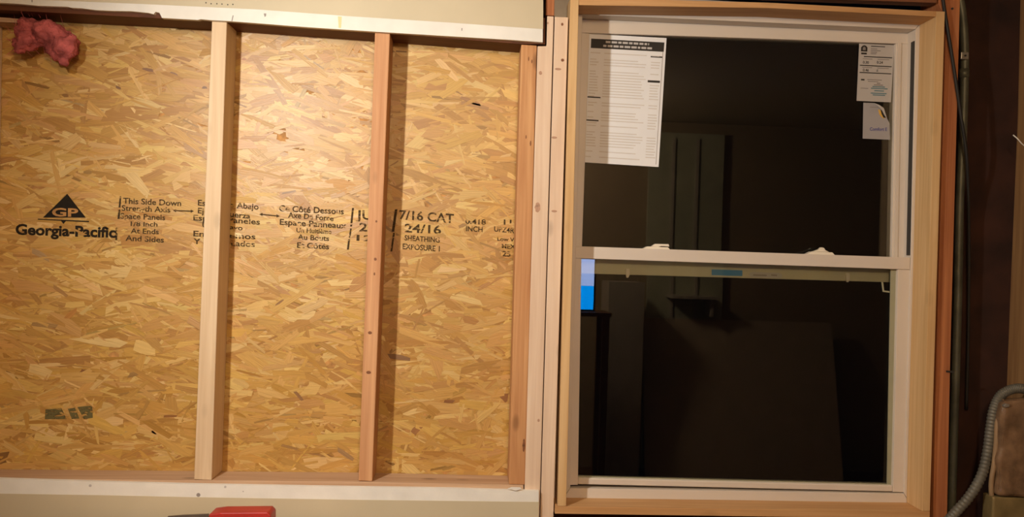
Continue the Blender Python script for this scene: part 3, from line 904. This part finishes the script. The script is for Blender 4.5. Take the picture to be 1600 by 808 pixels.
# ------------------------------------------------------------------ red tool on a bench whose top is just below the frame
bench_z = at(340, 838, -.16).z
wb = empty('work_bench', (-.62, -.20, 0), 'low wooden work bench under the red tool below the lower drywall', 'bench')
box('bench_top', (-1.0, -.36, bench_z - .03), (-.28, -.05, bench_z), M['plate'], wb, bevel=.002)
for lx in (-.97, -.33):
    for ly in (-.34, -.09):
        box('leg', (lx, ly, 0), (lx + .04, ly + .04, bench_z - .03), M['plate'], wb)
tl = empty('hand_tool', (at(370, 838, -.18).x, -.18, bench_z), 'red tool with grey blade, only its top showing at the bottom edge', 'tool')
soft_box('body', [(326, 804), (345, 801.5), (418, 800.6), (423, 806), (423, 836), (326, 836)], -.215, -.165, M['red'], tl, .004)
bar('blade', [(262, 807.2), (285, 805.4), (325.5, 803.6), (325.5, 826), (268, 826)], -.193, -.188, M['greysteel'], tl)
bar('trigger_lock', [(378, 798.8), (391, 798.6), (393, 801.5), (378, 801.5)], -.197, -.183, M['blackplastic'], tl)

# ------------------------------------------------------------------ the room behind the camera, seen dimly in the panes
def behind(name, pts, y, thick, mat, parent=None, yg=.085, **kw):
    vs, fs = extrude([mirrored(px, py, y, yg) for px, py in pts], -thick)
    return mk(name, vs, fs, mat, parent, **kw)


a, b = mirrored(1012, 500, -3.12), mirrored(1318, 508, -3.12)
zt = (a.z + b.z) / 2
vs = [(a.x, -3.04, 0), (b.x, -3.04, 0), (b.x, -3.30, zt), (a.x, -3.30, zt)]
vs += [(x, y - .016, z) for x, y, z in vs]
mk('leaning_board', vs, [(0, 1, 2, 3), (7, 6, 5, 4), (0, 4, 5, 1), (1, 5, 6, 2), (2, 6, 7, 3), (3, 7, 4, 0)], M['greypanel'],
   label='large grey board leaning at the back, mirrored in the lower pane', cat='board')
dr = empty('door_1', (mirrored(1085, 300, YB, .12).x, YB + .02, 0), 'grey green door panel mirrored dimly in the upper pane', 'door', kind='structure')
d0, d1 = mirrored(1012, 300, YB + .02, .12), mirrored(1128, 300, YB + .02, .12)
box('door_leaf', (d0.x, YB + .004, .01), (d1.x, YB + .04, 2.38), M['greendoor'], dr)
for k in range(2):
    w = (d1.x - d0.x)
    box('door_stile', (d0.x + w * (.30 + .32 * k), YB + .04, .05), (d0.x + w * (.34 + .32 * k), YB + .052, 2.34), M['whitecol'], dr)
c0, c1 = mirrored(952, 440, -2.95), mirrored(1003, 590, -2.95)
box('white_cabinet', (c0.x, -3.25, 0), (c1.x, -2.95, c0.z), M['whitecol'], label='tall narrow white cabinet mirrored left in the lower pane', cat='cabinet')
s0, s1 = mirrored(1042, 460, -3.34), mirrored(1112, 490, -3.34)
sh = empty('wall_shelf', ((s0.x + s1.x) / 2, YB, s0.z), 'small pale wall shelf mirrored above the leaning board', 'shelf')
box('shelf_board', (s0.x, YB + .002, s0.z - .02), (s1.x, YB + .24, s0.z), M['whitecol'], sh)
box('bracket', (s1.x - .05, YB + .002, s0.z - .14), (s1.x - .03, YB + .2, s0.z - .02), M['whitecol'], sh)
# upright blue screen on a stand
t0, t1, t2 = mirrored(888, 404, -2.6), mirrored(928, 447, -2.6), mirrored(926, 484, -2.6)
tb = empty('tablet', ((t0.x + t1.x) / 2, -2.62, t2.z - .012), 'bright blue screen mirrored at the left edge of the lower pane', 'tablet')
box('casing', (t0.x - .012, -2.625, t2.z - .012), (t1.x + .012, -2.601, t0.z + .012), M['blackplastic'], tb, bevel=.003)
box('screen_page', (t0.x, -2.601, t1.z), (t1.x, -2.600, t0.z), M['screen_pale'], tb)
box('screen_page', (t0.x, -2.601, t2.z), (t1.x, -2.600, t1.z), M['screen_blue'], tb)
tz = t2.z - .012
tt = empty('side_stand', ((t0.x + t1.x) / 2, -2.65, 0), 'dark wooden stand holding up the blue screen behind the camera', 'stand')
box('stand_top', (t0.x - .1, -2.78, tz - .025), (t1.x + .1, -2.52, tz - .0005), M['floor'], tt)
for lx in (t0.x - .09, t1.x + .05):
    for ly in (-2.77, -2.57):
        box('leg', (lx, ly, 0), (lx + .04, ly + .04, tz - .025), M['floor'], tt)

# ------------------------------------------------------------------ work light and added fill
lamp = empty('work_light', (LAMP_POS.x, LAMP_POS.y, 0), 'tripod work light standing left of the camera and lighting the wall', 'lamp')
dirv = (LAMP_AIM - LAMP_POS).normalized()
back = LAMP_POS - dirv * .10
tube('pole', [(back.x, back.y, .35), (back.x, back.y, back.z - .10)], .012, M['blackplastic'], lamp)
for k in range(3):
    an = k * 2 * math.pi / 3 + .9
    tube('leg', [(back.x + .015 * math.cos(an), back.y + .015 * math.sin(an), .5), (back.x + .34 * math.cos(an), back.y + .34 * math.sin(an), .01)], .009, M['blackplastic'], lamp)
# bowl reflector opening towards the wall
ax = dirv
sx = ax.cross(Vector((0, 0, 1))).normalized()
sy = sx.cross(ax)
vs, fs = [], []
for (t, r) in ((-.13, .02), (-.11, .05), (-.07, .075), (-.02, .09)):
    for k in range(20):
        an = 2 * math.pi * k / 20
        vs.append(LAMP_POS + ax * t + (sx * math.cos(an) + sy * math.sin(an)) * r)
for i in range(3):
    for k in range(20):
        fs.append((i * 20 + k, i * 20 + (k + 1) % 20, (i + 1) * 20 + (k + 1) % 20, (i + 1) * 20 + k))
fs.append(tuple(range(20)))
mk('reflector', vs, fs, M['galv'], lamp, smooth=True)
ld = bpy.data.lights.new('work_light_bulb', 'SPOT')
ld.energy = LAMP_POWER
ld.color = LAMP_COLOR
ld.spot_size = math.radians(110)
ld.spot_blend = 1.0
ld.shadow_soft_size = .03
lo = bpy.data.objects.new('work_light_bulb', ld)
COL.objects.link(lo)
lo.parent = lamp
lo.location = LAMP_POS - WLOC[lamp]
lo.rotation_euler = dirv.to_track_quat('-Z', 'Y').to_euler()

cd = bpy.data.lights.new('fill_source', 'POINT')  # added fill to lift the shadows, no known lamp of the room
cd.energy = FILL_POWER
cd.color = (1.0, .70, .42)
cd.shadow_soft_size = .12
cf = empty('fill_light', (.2, -2.5, ZC - .06), 'added warm fill light under the ceiling behind the camera', 'lamp')
disc_vs, disc_fs = [], []
vs, fs = tube_data([(.2, -2.5, ZC - .002), (.2, -2.5, ZC - .03)], [.09, .10], 20)  # disc added on the ceiling to carry the fill
mk('fill_base', vs, fs, M['ceiling'], cf)
co = bpy.data.objects.new('fill_source', cd)
COL.objects.link(co)
co.parent = cf
co.location = Vector((.2, -2.5, ZC - .2)) - WLOC[cf]
